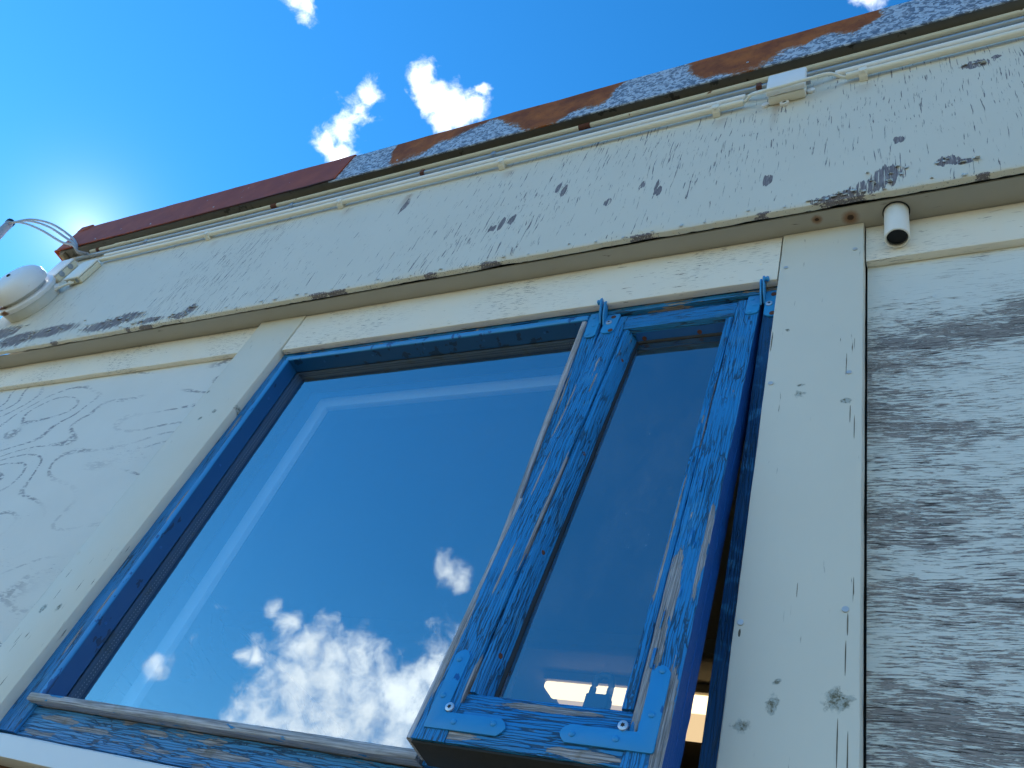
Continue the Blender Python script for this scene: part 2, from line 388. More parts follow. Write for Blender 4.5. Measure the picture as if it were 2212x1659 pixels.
def plain(name, col, rough=.5, metal=0, var=.08, bump=.15, scale=40, spec=.5, stain=None):
    M, g = mat(name); p = g.obj()
    c = g.mix(g.noise(p, scale * .3, 4, .6), tuple(v * (1 - var) for v in col), tuple(min(1, v * (1 + var)) for v in col))
    if stain:
        k = g.sm(g.m('ADD', g.noise(p, stain[2], 4, .65), g.m('MULTIPLY', g.m('SUBTRACT', g.noise(p, stain[2] * .2, 1), .5), .4)), stain[1], stain[1] + .06)
        c = g.mix(k, c, stain[0])
    g.out(c, rough, metal, g.bump(g.noise(p, scale * 4, 3), bump, .0006), spec=spec)
    return M

def make_trim(name, rusty):
    M, g = mat(name); p = g.obj()
    if not rusty:
        n = g.noise(p, 14, 5, .6)
        c = g.mix(g.sm(n, .3, .75), (.27, .054, .021), (.37, .082, .028))
        c = g.mix(g.sm(g.noise(g.v('MULTIPLY', p, (3, 3, 6)), 1, 3), .62, .78, 0, .7), c, (.20, .065, .022))
        c = g.mix(g.sm(g.noise(p, 55, 2), .73, .76), c, (.35, .33, .33))
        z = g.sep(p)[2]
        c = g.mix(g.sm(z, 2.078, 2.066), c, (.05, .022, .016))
        g.out(c, .62, 0, g.bump(g.noise(p, 160, 3), .3, .0008), spec=.18)
        return M
    pw = g.warp(g.warp(p, 9, .05, 3), 60, .012, 3)
    x, y, z = g.sep(pw)
    # where the zinc still holds: by the seam, in wedges that widen to the lower edge, and all of the far right end
    big = g.noise(g.v('MULTIPLY', pw, (3.4, 0, 3.0)), 1, 2, .5)
    a = g.m('ADD', big, g.lin(z, 2.06, 2.26, .16, -.16))
    for (cx, w, k) in ((-1.62, .14, .5), (-1.24, .16, .12), (-.66, .14, .16), (.10, .22, .32), (-.98, .16, -.14), (-.42, .13, -.16), (-1.42, .10, -.05)):
        a = g.m('ADD', a, g.m('MULTIPLY', g.sm(g.m('ABSOLUTE', g.m('SUBTRACT', x, cx)), w, w * .4), k))
    a = g.m('ADD', a, g.m('MULTIPLY', g.m('SUBTRACT', g.noise(p, 95, 4, .7), .5), .16))
    zinc = g.sm(a, .53, .555)
    cell = g.vor(g.v('MULTIPLY', g.warp(p, 60, .01), (1, 1, 1)), 130, 'F1', 1)
    cs = g.sep(cell)[0]
    spang = g.mix(g.sm(g.m('ADD', g.m('MULTIPLY', cs, .6), g.m('MULTIPLY', g.noise(p, 190, 3), .5)), .35, .72), (.16, .18, .22), (.58, .61, .66))
    rust = g.mix(g.sm(g.noise(p, 11, 5, .65), .3, .72), (.20, .052, .014), (.44, .125, .024))
    rust = g.mix(g.sm(g.noise(p, 130, 3), .6, .7, 0, .5), rust, (.06, .022, .012))
    edge = g.m('SUBTRACT', g.sm(a, .505, .535), zinc, clamp=True)
    rust = g.mix(g.m('MULTIPLY', edge, .55), rust, (.33, .29, .23))
    col = g.mix(zinc, rust, spang)
    h = g.m('ADD', g.m('MULTIPLY', zinc, .6), g.m('MULTIPLY', g.noise(p, 150, 3), .6))
    g.out(col, g.lin(zinc, 0, 1, .82, .50), g.m('MULTIPLY', zinc, .15), g.bump(h, .5, .0010), spec=.2)
    return M

def glass(name, ior, dirt=.012):
    M, g = mat(name); p = g.obj()
    bf = g.node('ShaderNodeNewGeometry').outputs['Backfacing']
    fr = g.node('ShaderNodeFresnel', {'IOR': g.lin(bf, 0, 1, ior, 1 / ior)})
    wav = g.bump(g.noise(p, 2.2, 2), .010, .004)
    g.put(fr.inputs['Normal'], wav)
    tr = g.node('ShaderNodeBsdfTransparent', {'Color': (.86, .92, .95, 1)})
    gl = g.node('ShaderNodeBsdfGlossy', {'Color': (.86, .96, 1, 1), 'Roughness': 0.0, 'Normal': wav})
    df = g.node('ShaderNodeBsdfDiffuse', {'Color': (.6, .62, .63, 1)})
    sp = g.m('ADD', g.sm(g.noise(p, 240, 2, .5), .74, .78, 0, .35), g.m('MULTIPLY', g.sm(g.noise(g.v('MULTIPLY', p, (1, 1, .7)), 9, 5, .7), .35, .8), dirt))
    m1 = g.node('ShaderNodeMixShader', {0: fr.outputs[0]}); g.L.new(tr.outputs[0], m1.inputs[1]); g.L.new(gl.outputs[0], m1.inputs[2])
    m2 = g.node('ShaderNodeMixShader', {0: sp}); g.L.new(m1.outputs[0], m2.inputs[1]); g.L.new(df.outputs[0], m2.inputs[2])
    g.L.new(m2.outputs[0], g.node('ShaderNodeOutputMaterial').inputs[0])
    return M

GREY = (.705, .665, .57); WHITE = (.87, .79, .69)
FASC = [(.107, 1.884, .036, .022), (.142, 1.896, .012, .010), (-.045, 1.624, .013, .02), (.032, 1.507, .026, .022), (.055, 1.493, .022, .012),
        (-.069, 1.495, .034, .045), (-.10, 1.468, .04, .03), (-.135, 1.454, .05, .02), (-.17, 1.450, .05, .016), (-.292, 1.566, .012, .03),
        (-1.332, 1.845, .014, .055), (-2.336, 1.485, .13, .035), (-2.239, 1.505, .10, .035), (-2.618, 1.512, .16, .04), (-2.80, 1.50, .16, .05),
        (-1.935, 1.482, .035, .035), (-1.961, 1.462, .05, .02), (-2.097, 1.465, .07, .018), (-.815, 1.738, .010, .035), (-.795, 1.718, .010, .035),
        (-.934, 1.615, .010, .035), (-.909, 1.623, .010, .03), (-.543, 1.645, .008, .03), (-.534, 1.618, .012, .025), (-.579, 1.663, .007, .03),
        (-.654, 1.613, .009, .02), (-2.973, 1.56, .13, .05), (-.955, 1.60, .012, .02)]
_r = random.Random(3)
FEDGE = [(-2.95 + k * .125 + _r.uniform(-.05, .05), 1.441 + _r.uniform(-.002, .004), _r.uniform(.010, .035), _r.uniform(.003, .007)) for k in range(25) if _r.random() < .6]
M_fascia = white_paint('weathered grey-white fascia paint', GREY, (.19, .172, .188), 'z', .650, .30, [(x, z, rx * .9, rz * .9) for (x, z, rx, rz) in FASC] + FEDGE, 330, 13, .5, None,
                       [(-1.345, 1.90, .022, .11, .45), (-.300, 1.92, .016, .16, .40), (-1.575, 1.905, .03, .05, .25), (-1.01, 1.90, .03, .05, .25), (-2.15, 1.9, .03, .05, .2), (-.43, 1.905, .03, .05, .25), (-.11, 1.905, .03, .05, .2), (-1.87, 1.91, .04, .05, .25)], (), 1.8)
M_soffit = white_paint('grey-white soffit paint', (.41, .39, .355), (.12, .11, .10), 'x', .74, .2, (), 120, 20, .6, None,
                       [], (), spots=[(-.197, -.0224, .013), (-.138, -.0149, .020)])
POSTK = [(-.2083, .4675, .013, .020), (-.2415, .4377, .018, .018), (-.138, .4782, .030, .026), (-.2065, .4939, .010, .010), (-.2079, .9793, .016, .016), (-.1375, .9586, .018, .010), (-.2345, 1.1428, .007, .007), (-.206, 1.0, .012, .006),
         (-1.509, 1.0896, .016, .018), (-1.5754, 1.0825, .013, .014), (-1.6049, 1.0591, .010, .014), (-1.6561, 1.1584, .012, .010), (-1.6287, .5225, .018, .018), (-1.5832, .5279, .016, .016)]
CRACKS = [(x, z, rx * .55, rz * .5) for (x, z, rx, rz) in [(-.1305, .575, .0016, .03), (-.1245, .62, .0014, .05), (-.140, 1.04, .0014, .06), (-.133, .93, .0016, .04), (-.127, .90, .0014, .05), (-.1385, .43, .0014, .06), (-.128, .41, .0014, .08), (-.132, .53, .0016, .05), (-.190, .62, .0012, .03), (-.2545, .555, .003, .012), (-.2600, 1.12, .002, .06)]]
M_post = white_paint('grey-white post paint', GREY, (.15, .125, .09), 'z', .735, .22, CRACKS, 230, 16, .5, None, (), POSTK, 3.5)
M_header = white_paint('old white board paint', WHITE, (.36, .30, .25), 'x', .70, .24, (), 240, 36, .6, None, (), (), 3.0, fine=1.0)
M_panelL = grain_panel('worn white plywood paint', (.76, .735, .68), (.24, .225, .245), 'light')
M_panelR = grain_panel('stripped white plywood paint', (.74, .72, .65), (.245, .208, .185), 'heavy')
EDGEW = [(-.604, -.80, .006, .16), (-.605, -.30, .004, .14), (-.5605, -.55, .004, .20), (-.583, -.66, .004, .07), (-.572, -.22, .003, .06), (-.594, -.47, .003, .09), (-.5585, -.85, .006, .05), (-.3415, -.30, .003, .2), (-.352, -.60, .003, .2),
         (-1.492, .56, .007, .06), (-1.505, .47, .006, .05), (-1.49, .80, .005, .08), (-1.50, 1.05, .006, .05), (-.640, 1.05, .003, .1), (-.622, .9, .003, .15)]
M_blueZ = blue_paint('cracked blue paint, upright grain', 'z', .40, patches=[(x, z, rx * .7, rz * .75) for (x, z, rx, rz) in EDGEW])
SASHP = [(-.332, -.73, .012, .13), (-.336, -.82, .010, .09), (-.302, -.90, .012, .10), (-.300, -.62, .005, .10)]
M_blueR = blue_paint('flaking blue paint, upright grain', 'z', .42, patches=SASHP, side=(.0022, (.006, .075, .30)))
M_blueX = blue_paint('flaking blue paint, level grain', 'x', .62, patches=[(-.55, -.925, .04, .006), (-.38, -.927, .05, .007), (-.45, -.875, .09, .006)])
M_blueTop = blue_paint('cracked blue paint, level grain', 'x', .30)
M_blueSill = blue_paint('faded blue sill paint', 'x', .60, (.055, .255, .50), patches=[(-1.40, .330, .05, .006), (-1.30, .322, .06, .006), (-1.43, .302, .05, .006), (-1.16, .335, .05, .006), (-1.0, .32, .08, .007), (-.86, .325, .05, .006)])
M_blueHead = blue_paint('peeling blue head paint', 'x', .85, wood=(.40, .36, .31))
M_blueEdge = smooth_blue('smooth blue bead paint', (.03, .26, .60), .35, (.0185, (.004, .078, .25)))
M_blueFlake = smooth_blue('curled blue paint', (.03, .24, .56), .1)
M_blueDark = smooth_blue('old dark blue paint', (.012, .11, .36), .1)
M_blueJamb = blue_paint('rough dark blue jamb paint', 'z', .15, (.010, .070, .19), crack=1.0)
M_iron = smooth_blue('blue painted iron', (.026, .265, .58), .28)
M_grey = bare_wood('bare silvered wood, upright', (.47, .46, .49), 'z', .0)
M_greyX = bare_wood('bare silvered wood, level', (.47, .46, .48), 'x', .09)
M_dark = plain('dark roof soffit', (.13, .125, .112), .8, 0, .3, .3, 30, stain=((.045, .043, .04), .60, 16))
M_trimL = make_trim('brown painted flashing', False); M_trimR = make_trim('rusting galvanised flashing', True)
M_pipe = plain('painted steel pipe', (.70, .67, .56), .5, 0, .08, .2, 40, stain=((.17, .07, .03), .70, 60))
M_galv = plain('dull galvanised pipe', (.36, .40, .44), .45, .6, .2, .15, 60)
M_pvc = plain('white plastic conduit', (.82, .79, .70), .40, 0, .03, .05, 30)
M_pvcnew = plain('clean white plastic', (.85, .84, .83), .38, 0, .03, .05, 30)
M_cream = plain('yellowed cream plastic', (.74, .69, .53), .5, 0, .06, .1, 40)
M_bell = plain('white enamelled bell', (.80, .78, .77), .35, 0, .06, .08, 20, stain=((.16, .06, .025), .66, 22))
def bell_mat():
    M, g = mat('rust-rimmed white enamel'); p = g.obj()
    c = g.mix(g.noise(p, 9, 4, .6), (.72, .70, .69), (.84, .82, .80))
    c = g.mix(g.sm(g.noise(p, 55, 3), .68, .72, 0, .6), c, (.45, .40, .34))
    b = g.blobs(p, [(-3.0, 1.643, .055, .014), (-3.05, 1.665, .03, .014), (-2.955, 1.610, .05, .010)])
    k = g.sm(g.m('ADD', b, g.m('MULTIPLY', g.m('SUBTRACT', g.noise(p, 60, 4, .7), .5), 1.6)), .0, .5)
    c = g.mix(k, c, g.mix(g.noise(p, 90, 3), (.10, .035, .018), (.26, .12, .045)))
    g.out(c, g.lin(k, 0, 1, .36, .8), 0, g.bump(g.noise(p, 90, 3), .08, .0006)); return M
M_bell = bell_mat()
M_bellbase = plain('greyed bell base', (.60, .60, .55), .5, 0, .08, .15, 25, stain=((.22, .12, .06), .74, 26))
M_rustc = plain('rusty coupling', (.115, .040, .025), .8, 0, .4, .4, 90)
M_wire = plain('grey wire', (.34, .34, .36), .5, 0, .1, .1, 60)
M_white = plain('white enamel sill', (.72, .73, .75), .35, 0, .03, .05, 20)
M_brown = plain('brown stained boarding', (.13, .06, .03), .7, 0, .3, .4, 30)
M_steel = plain('zinc screw', (.62, .63, .66), .32, .75, .1, .1, 200)
M_hole = plain('screw recess', (.03, .022, .018), .8)
M_nail = plain('dull nail head', (.52, .54, .55), .4, .4, .15, .2, 300)
M_vent = plain('white vent pipe paint', (.84, .81, .76), .42, 0, .05, .1, 30, stain=((.02, .02, .02), .71, 45))
M_black = plain('black mesh wire', (.012, .012, .013), .6)
M_rubber = plain('black glazing rubber', (.010, .011, .014), .55)
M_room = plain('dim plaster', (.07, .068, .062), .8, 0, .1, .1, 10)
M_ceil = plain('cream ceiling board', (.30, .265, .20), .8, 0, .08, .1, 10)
M_underside = plain('black underside strip', (.022, .020, .017), .85, 0, .4, .5, 60)
M_band = plain('white reflection band', (.86, .87, .88), .6, 0, .03, .0, 40)
M_batten = plain('bare brown batten', (.22, .185, .13), .8, 0, .25, .4, 40)
M_handle = plain('dark window fastener', (.016, .018, .022), .45)
M_glassO = glass('window glass', 4.3, .016); M_glassI = glass('inner window glass', 1.55, .01); M_glassS = glass('dusty sash glass', 3.5, .06)
def spacer_mat():
    M, g = mat('perforated spacer'); p = g.obj()
    x, y, z = g.sep(p)
    u = g.m('ADD', x, z)
    du = g.m('ABSOLUTE', g.m('SUBTRACT', g.m('FRACT', g.m('MULTIPLY', u, 160)), .5))
    dy = g.m('ABSOLUTE', g.m('SUBTRACT', g.m('ABSOLUTE', g.m('SUBTRACT', y, .0665)), .0034))
    dot = g.m('MULTIPLY', g.sm(du, .24, .16), g.sm(dy, .0011, .0006))
    g.out(g.mix(g.m('MULTIPLY', dot, .55), (.15, .165, .18), (.75, .78, .8)), .5, .2, spec=.4); return M
M_spacer = spacer_mat()
def emis(name, col, st):
    M, g = mat(name); e = g.node('ShaderNodeEmission', {'Color': col, 'Strength': st}); g.L.new(e.outputs[0], g.node('ShaderNodeOutputMaterial').inputs[0]); return M
M_lamp = emis('lit lamp diffuser', (1, .76, .42, 1), .95)
M_glow = emis('glowing cream strip', (1, .72, .40, 1), .36)

# ------------------------------------------------------------------ ground
def ground():
    M, g = mat('short dry grass'); p = g.obj()
    c = g.mix(g.noise(p, .8, 5, .6), (.085, .085, .042), (.155, .140, .078))
    g.out(c, .9, 0, g.bump(g.noise(p, 60, 4), .5, .005))
    n = 48; r = 3000
    vs = [(0, 0, -1.5)] + [(r * math.cos(2 * math.pi * k / n), r * math.sin(2 * math.pi * k / n), -1.5) for k in range(n)]
    o = mesh('ground', vs, [(0, k + 1, (k + 1) % n + 1) for k in range(n)], M, None, 0); struct(o)
ground()

# ------------------------------------------------------------------ the wooden building
hut = tag(empty('wooden_building', (-1.1, .5, -1.5)), 'flat-roofed wooden building clad in flaking grey-white boards', 'building')
ZB = -1.5
def bow(x): return .010 * ((x + 1.3) / 1.3) ** 2

def fascia():
    # front face ends in a chewed lower edge
    sec = [(-.045, 2.085), (-.060, 2.085), (-.060, 1.475), (-.060, 1.456), (-.060, 1.448), (-.0595, 1.4435), (-.058, 1.4405), (-.053, 1.4395), (-.047, 1.4397), (-.045, 1.4410)]
    def fn(p, j, i):
        x, y, z = p
        if 4 <= j <= 9:
            a = mnoise.noise((x * 11, 3.3, 0)); b = mnoise.noise((x * 47, 9.1, 1)); c = mnoise.noise((x * 160, j * 1.7, 2))
            ch = max(0, a - .12) * .010 + max(0, b) * .0045 + c * .0009
            z += ch * (1 if j > 4 else .6); y += (ch * .5 if j < 7 else 0)
        return (x, y, z)
    return sweep('fascia_board', 'x', -3.13, .9, sec, M_fascia, hut, .0045, .0003, fn, 30)
fascia()
FL = []
M_peel = plain('curled white paint', (.56, .565, .53), .55, 0, .06, .1, 40)
def wflake(x, z, w, h, curl):
    n = 5; vs = []; fs = []
    for i in range(n + 1):
        a = curl * i / n; dy = -h * (1 - math.cos(a)) / curl; dz = h * math.sin(a) / curl
        sh = w * (1 - .5 * (i / n) ** 2)
        for q in (-.5, .5): vs.append((x + q * sh + rnd.uniform(-.12, .12) * w, -.0603 + dy, z - dz))
    for i in range(n): fs.append((2 * i, 2 * i + 1, 2 * i + 3, 2 * i + 2))
    o = mesh('paint_flake', vs, fs, M_peel, hut, 60)
    md = o.modifiers.new('t', 'SOLIDIFY'); md.thickness = .0006
for (cx, cz, rx, rz) in FASC:
    if rx < .02: continue
    for k in range(int(3 + rx * 60)):
        wflake(cx + rnd.uniform(-1, 1) * rx, cz + rz * rnd.uniform(-.1, .75), rnd.uniform(.005, .014), rnd.uniform(.006, .02), rnd.uniform(.5, 1.4))
for k in range(46):
    wflake(-2.9 + k * .066 + rnd.uniform(-.02, .02), 1.452 + rnd.uniform(-.004, .012), rnd.uniform(.004, .010), rnd.uniform(.006, .014), rnd.uniform(.4, 1.2))
board('end_board', 'z', (-3.128, -3.112), (-.0445, .028), (1.441, 2.078), M_fascia, hut)  # added to keep sunlight out of the cavity behind the fascia
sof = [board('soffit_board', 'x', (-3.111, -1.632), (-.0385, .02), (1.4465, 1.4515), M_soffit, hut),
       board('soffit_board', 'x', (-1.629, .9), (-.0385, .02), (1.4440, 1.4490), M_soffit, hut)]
def lpost():
    def fn(p, j, i):
        x, y, z = p
        if x > -1.6: x = -1.503 - (1.43 - z) * .031 + (x + 1.503)
        return (x, y, z)
    return board('corner_post', 'z', (-1.667, -1.503), (0, .030), (ZB, 1.4425), M_post, hut, .0022, fn=fn)
pl = lpost()
pr_ = board('corner_post', 'z', (-.263, -.1165), (0, .030), (ZB, 1.4425), M_post, hut, .0025)
pl['label'] = 'leaning grey-white post left of the window'; pr_['label'] = 'grey-white post right of the window with nails and knots'
for (x, z, post) in ((-.2546, .5694, pr_), (-.133, .5944, pr_), (-.1357, 1.0199, pr_), (-.2532, 1.0098, pr_), (-.2509, 1.3302, pr_), (-.131, 1.3572, pr_),
                     (-1.5202, 1.3242, pl), (-1.647, 1.3574, pl), (-1.5246, .9723, pl), (-1.6463, .9835, pl), (-1.6573, .6571, pl), (-1.545, .6692, pl), (-1.556, .3952, pl)):
    hi = .0022 if (z < .6 or z > 1.0) and x > -.3 else .0010
    lathe('nail', (x, .0005, z), (0, -1, 0), [(0, .0042), (hi * .75, .0043), (hi, .0038), (hi, .0001)], M_nail if x > -.3 else M_post, post, 14)
hd = board('header_board', 'x', (-1.4995, -.2655), (.002, .0185), (1.3015, 1.4425), M_header, hut)
for (x, z) in ((-.62, 1.318), (-.36, 1.325), (-.30, 1.36), (-1.0, 1.32), (-1.38, 1.33)):
    lathe('nail', (x, .0022, z), (0, -1, 0), [(0, .0042), (.0006, .0042), (.0009, .0036), (.0007, .0001)], M_header, hd, 14)
board('frieze_board', 'x', (-3.1, -1.668), (.012, .028), (1.332, 1.4440), M_header, hut)
board('frieze_board', 'x', (-.1140, .9), (.012, .028), (1.332, 1.4425), M_header, hut)
box('wall_panel', (-3.11, -1.6), (.0285, .045), (ZB, 1.50), M_panelL, hut)['label'] = 'white plywood panel with faint curling wood grain'
box('wall_panel', (-.1135, .9), (.0285, .045), (ZB, 1.50), M_panelR, hut)['label'] = 'plywood panel with half its paint worn off'
box('wall_panel', (-1.599, -.161), (.035, .05), (ZB, .249), M_brown, hut)['label'] = 'brown boarding under the window'
box('side_wall', (-3.10, -3.06), (.046, 3.2), (ZB, 2.06), M_panelL, hut)
box('side_wall', (.86, .90), (.046, 3.2), (ZB, 2.06), M_panelR, hut)
box('back_wall', (-3.05, .85), (3.15, 3.2), (ZB, 2.06), M_panelL, hut)
# window sill: white folded strip
sill = sweep('window_sill', 'x', -1.530, -.270, [(.034, .2925), (.014, .2875), (.0135, .2815), (-.010, .2790), (-.0115, .2775), (-.0120, .2440), (-.0105, .2430), (.034, .2430)], M_white, hut)
# roof deck and its dark overhang
box('roof_deck', (-3.165, .95), (-.0955, 3.25), (2.0790, 2.20), M_dark, hut, .002)
board('overhang_batten', 'y', (-3.150, -3.128), (-.092, .4), (2.060, 2.0785), M_batten, hut)
def trim(name, x0, x1, y, ma, corner=False):
    sec = [(y + .003, 2.062), (y - .0015, 2.060), (y - .0022, 2.066), (y, 2.070), (y, 2.228), (y + .002, 2.2335), (y + .006, 2.235), (y + .06, 2.240), (y + .06, 2.238), (y + .006, 2.233), (y + .0035, 2.226), (y + .0035, 2.07)]
    def fn(p, j, i): return (p[0], p[1], p[2] + bow(p[0]) + (.004 if corner else 0))
    return sweep(name, 'x', x0, x1, sec, ma, hut, .04, .0006, fn, 30)
t1 = trim('roof_flashing', -3.195, -1.700, -.1020, M_trimL, True); t1['label'] = 'brown painted length of roof edge flashing'
t2 = trim('roof_flashing', -1.72, 1.0, -.0985, M_trimR); t2['label'] = 'rust-streaked galvanised length of roof edge flashing'
cap = box('corner_cap', (-3.199, -3.122), (-.1045, -.06), (2.230, 2.268), M_trimL, hut, .004)
board('side_flashing', 'y', (-3.198, -3.192), (-.1015, 3.2), (2.085, 2.258), M_trimL, hut)
for (x, z) in ((-2.95, 2.09), (-2.62, 2.095), (-2.28, 2.10), (-1.46, 2.095), (-.38, 2.12)):
    tt = t1 if x < -1.7 else t2
    lathe('screw', (x, -.1022 if tt is t1 else -.0987, z + bow(x)), (0, -1, 0), [(0, .0035), (.001, .0033), (.0014, .002), (.0014, .0001)], M_nail, tt, 10)
# the room behind the glass
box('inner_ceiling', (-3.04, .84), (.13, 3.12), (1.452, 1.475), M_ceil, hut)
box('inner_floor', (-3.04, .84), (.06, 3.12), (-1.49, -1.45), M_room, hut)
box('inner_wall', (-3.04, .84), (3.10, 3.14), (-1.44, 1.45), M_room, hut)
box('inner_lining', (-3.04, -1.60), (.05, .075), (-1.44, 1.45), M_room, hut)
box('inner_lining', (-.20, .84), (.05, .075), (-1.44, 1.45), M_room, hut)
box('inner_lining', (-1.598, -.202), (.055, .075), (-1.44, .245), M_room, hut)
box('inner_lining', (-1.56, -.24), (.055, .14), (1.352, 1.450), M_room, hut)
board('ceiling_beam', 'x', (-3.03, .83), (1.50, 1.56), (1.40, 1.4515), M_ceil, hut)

# ------------------------------------------------------------------ fixed window
fw = tag(empty('fixed_window', (-1.07, .05, .29)), 'large blue-framed fixed window reflecting sky and cloud', 'window')
board('head', 'x', (-1.56, -.245), (.021, .10), (1.2895, 1.3500), M_blueHead, fw, .001)
board('jamb', 'z', (-1.575, -1.4826), (.0215, .10), (.295, 1.2890), M_blueJamb if False else M_blueZ, fw, .001)
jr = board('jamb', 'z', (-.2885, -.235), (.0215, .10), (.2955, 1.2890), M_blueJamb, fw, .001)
mul = board('mullion', 'z', (-.6448, -.6115), (.0185, .10), (.348, 1.2888), M_blueZ, fw, .001)
board('bottom_rail', 'x', (-1.575, -.245), (.030, .105), (.2945, .3470), M_blueSill, fw, .002)
def bead(name, axis, l0, l1, sec, ma, par): return sweep(name, axis, l0, l1, sec, ma, par, .02, .0004)
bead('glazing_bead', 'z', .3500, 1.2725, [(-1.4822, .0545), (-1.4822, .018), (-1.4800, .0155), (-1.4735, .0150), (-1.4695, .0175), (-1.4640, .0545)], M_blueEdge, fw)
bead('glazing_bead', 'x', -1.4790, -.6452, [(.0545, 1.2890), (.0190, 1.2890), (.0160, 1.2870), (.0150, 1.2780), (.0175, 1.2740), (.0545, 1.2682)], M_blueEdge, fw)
bead('glazing_bead', 'z', .3625, 1.2670, [(-.6450, .0545), (-.6450, .0170), (-.6470, .0150), (-.6545, .0150), (-.6562, .0170), (-.6620, .0545)], M_grey, fw)
bead('glazing_bead', 'x', -1.4930, -.6510, [(.0545, .3485), (.0545, .3740), (.0100, .3620), (.0085, .3600), (.0085, .3505), (.0100, .3485)], M_greyX, fw)
for x in (-1.36, -1.21, -1.06, -.90, -.75):
    lathe('nail', (x, .034, 1.2715), (0, -.15, -1), [(0, .0030), (.0008, .0028), (.0004, .0001)], M_blueDark, fw, 10)
for z in (.52, .70, .93, 1.15):
    lathe('nail', (-1.4672, .034, z), (1, -.15, 0), [(0, .0030), (.0008, .0028), (.0004, .0001)], M_blueDark, fw, 10)
def sheet(name, x, y, z, ma, par, vert=True):
    return mesh(name, [(x[0], y, z[0]), (x[1], y, z[0]), (x[1], y, z[1]), (x[0], y, z[1])], [(0, 1, 2, 3)], ma, par, 0)
sheet('glass_pane', (-1.475, -.650), .0560, (.352, 1.282), M_glassO, fw)
sheet('glass_pane', (-1.475, -.650), .0770, (.352, 1.282), M_glassI, fw)['label'] = 'inner pane of the double glazing'
for (ax, a0, a1, o0, o1) in (('z', .362, 1.262, -1.4660, -1.4545), ('z', .362, 1.262, -.668, -.6565)):
    board('spacer_bar', 'z', (o0, o1), (.0570, .0760), (a0, a1), M_spacer, fw, .0003, wob=0)
for (o0, o1) in ((1.2625, 1.2740), (.355, .3615)):
    board('spacer_bar', 'x', (-1.466, -.6565), (.0570, .0760), (o0, o1), M_spacer, fw, .0003, wob=0)
# inner rebate behind the panes
board('inner_stop', 'z', (-1.4820, -1.4600), (.0785, .125), (.30, 1.288), M_rubber, fw)
board('inner_stop', 'z', (-.668, -.6125), (.1005, .125), (.30, 1.288), M_rubber, fw)
board('inner_stop', 'x', (-1.4595, -.669), (.0785, .125), (1.264, 1.288), M_rubber, fw)
board('inner_stop', 'x', (-1.4595, -.669), (.0785, .125), (.30, .362), M_rubber, fw)

for (x0, x1, z0, z1, ax) in ((-1.447, -1.412, .30, 1.2335, 'z'), (-.700, -.665, .30, 1.2335, 'z'), (-1.447, -.665, 1.234, 1.268, 'x')):
    board('reflection_band', ax, (x0, x1), (.150, .166), (z0, z1), M_band, fw, wob=0)  # added pale strips imitating a reflected band in the pane

# paint curling away from the head of the frame
def flake(x, z, y, w, h, curl, ma, par, vertical=False):
    n = 6; vs = []; fs = []
    for i in range(n + 1):
        t = i / n; a = curl * t
        dy = -h * (1 - math.cos(a)) / max(curl, .01); dd = h * math.sin(a) / max(curl, .01)
        for s in (-.5, .5):
            jit = rnd.uniform(-.12, .12) * w
            if vertical: vs.append((x + dd, y + dy, z + s * w + jit))
            else: vs.append((x + s * w + jit + .25 * h * t, y + dy, z - dd))
    for i in range(n): fs.append((2 * i, 2 * i + 1, 2 * i + 3, 2 * i + 2))
    o = mesh('paint_flake', vs, fs, ma, par, 60)
    md = o.modifiers.new('t', 'SOLIDIFY'); md.thickness = .0005
    return o
for i in range(15):
    x = -1.46 + i * .058 + rnd.uniform(-.02, .02)
    flake(x, 1.3000 - rnd.uniform(0, .002), .0205, rnd.uniform(.02, .05), rnd.uniform(.005, .009), rnd.uniform(.5, 1.9), M_blueFlake, fw)

# hinge leaves and screws
def screw(x, y, z, r, par, ma, star=True, nrm=(0, -1, 0), hole=None):
    h = r * .32
    o = lathe('screw', (x, y, z), nrm, [(-.001, r * .96), (h * .3, r), (h * .8, r * .93), (h, r * .75), (h, .0001)], ma, par, 20)
    return o
def torx(x, y, z, r, par):
    a0 = rnd.uniform(0, 60)
    pts = [(x + r * (.46 if k % 2 else .30) * math.cos(R_(a0 + k * 30)), z + r * (.46 if k % 2 else .30) * math.sin(R_(a0 + k * 30))) for k in range(12)]
    plate('screw_recess', pts, y - r * .36, y - r * .2, M_hole, par, 'y', 0)
def leaf(name, x0, x1, z0, z1, y, par, earx, flip, shift=(0, 0)):
    """blue strap leaf with a rounded foot and an upright pivot ear along one side"""
    cx, r = (x0 + x1) / 2, (x1 - x0) / 2
    o = plate(name, arc(cx, z0 + r * .7, r, 180, 360, 10, r * .7) + [(x1, z1 - .003), (x1 - .003, z1), (x0 + .003, z1), (x0, z1 - .003)], y, y - .0032, M_iron, par)
    zt = z1
    ear = [(y - .001, z1 - .034), (y - .001, z1 - .002), (y - .010, z1 + .012), (y - .020, z1 + .020), (y - .026, z1 + .019), (y - .0285, z1 + .013), (y - .025, z1 + .002), (y - .014, z1 - .020)]
    e = plate('hinge_ear', ear, earx - .0016, earx + .0016, M_iron, par, 'x')
    return o, e
lf, e1 = leaf('hinge_leaf', -.6395, -.6145, 1.212, 1.2895, .0180, fw, -.6130, 1)
for (x, z) in ((-.630, 1.276), (-.6245, 1.2490), (-.6315, 1.2215)): screw(x, .0150, z, .0046, fw, M_iron)
lf2, e2 = leaf('hinge_leaf', -.2865, -.2555, 1.213, 1.2890, .0210, fw, -.2880, 1)
screw(-.2783, .0175, 1.2497, .0064, fw, M_steel); torx(-.2783, .0175, 1.2497, .0064, fw)
for (x, z) in ((-.2718, 1.2769), (-.2707, 1.2201)): screw(x, .0180, z, .0052, fw, M_rustc)
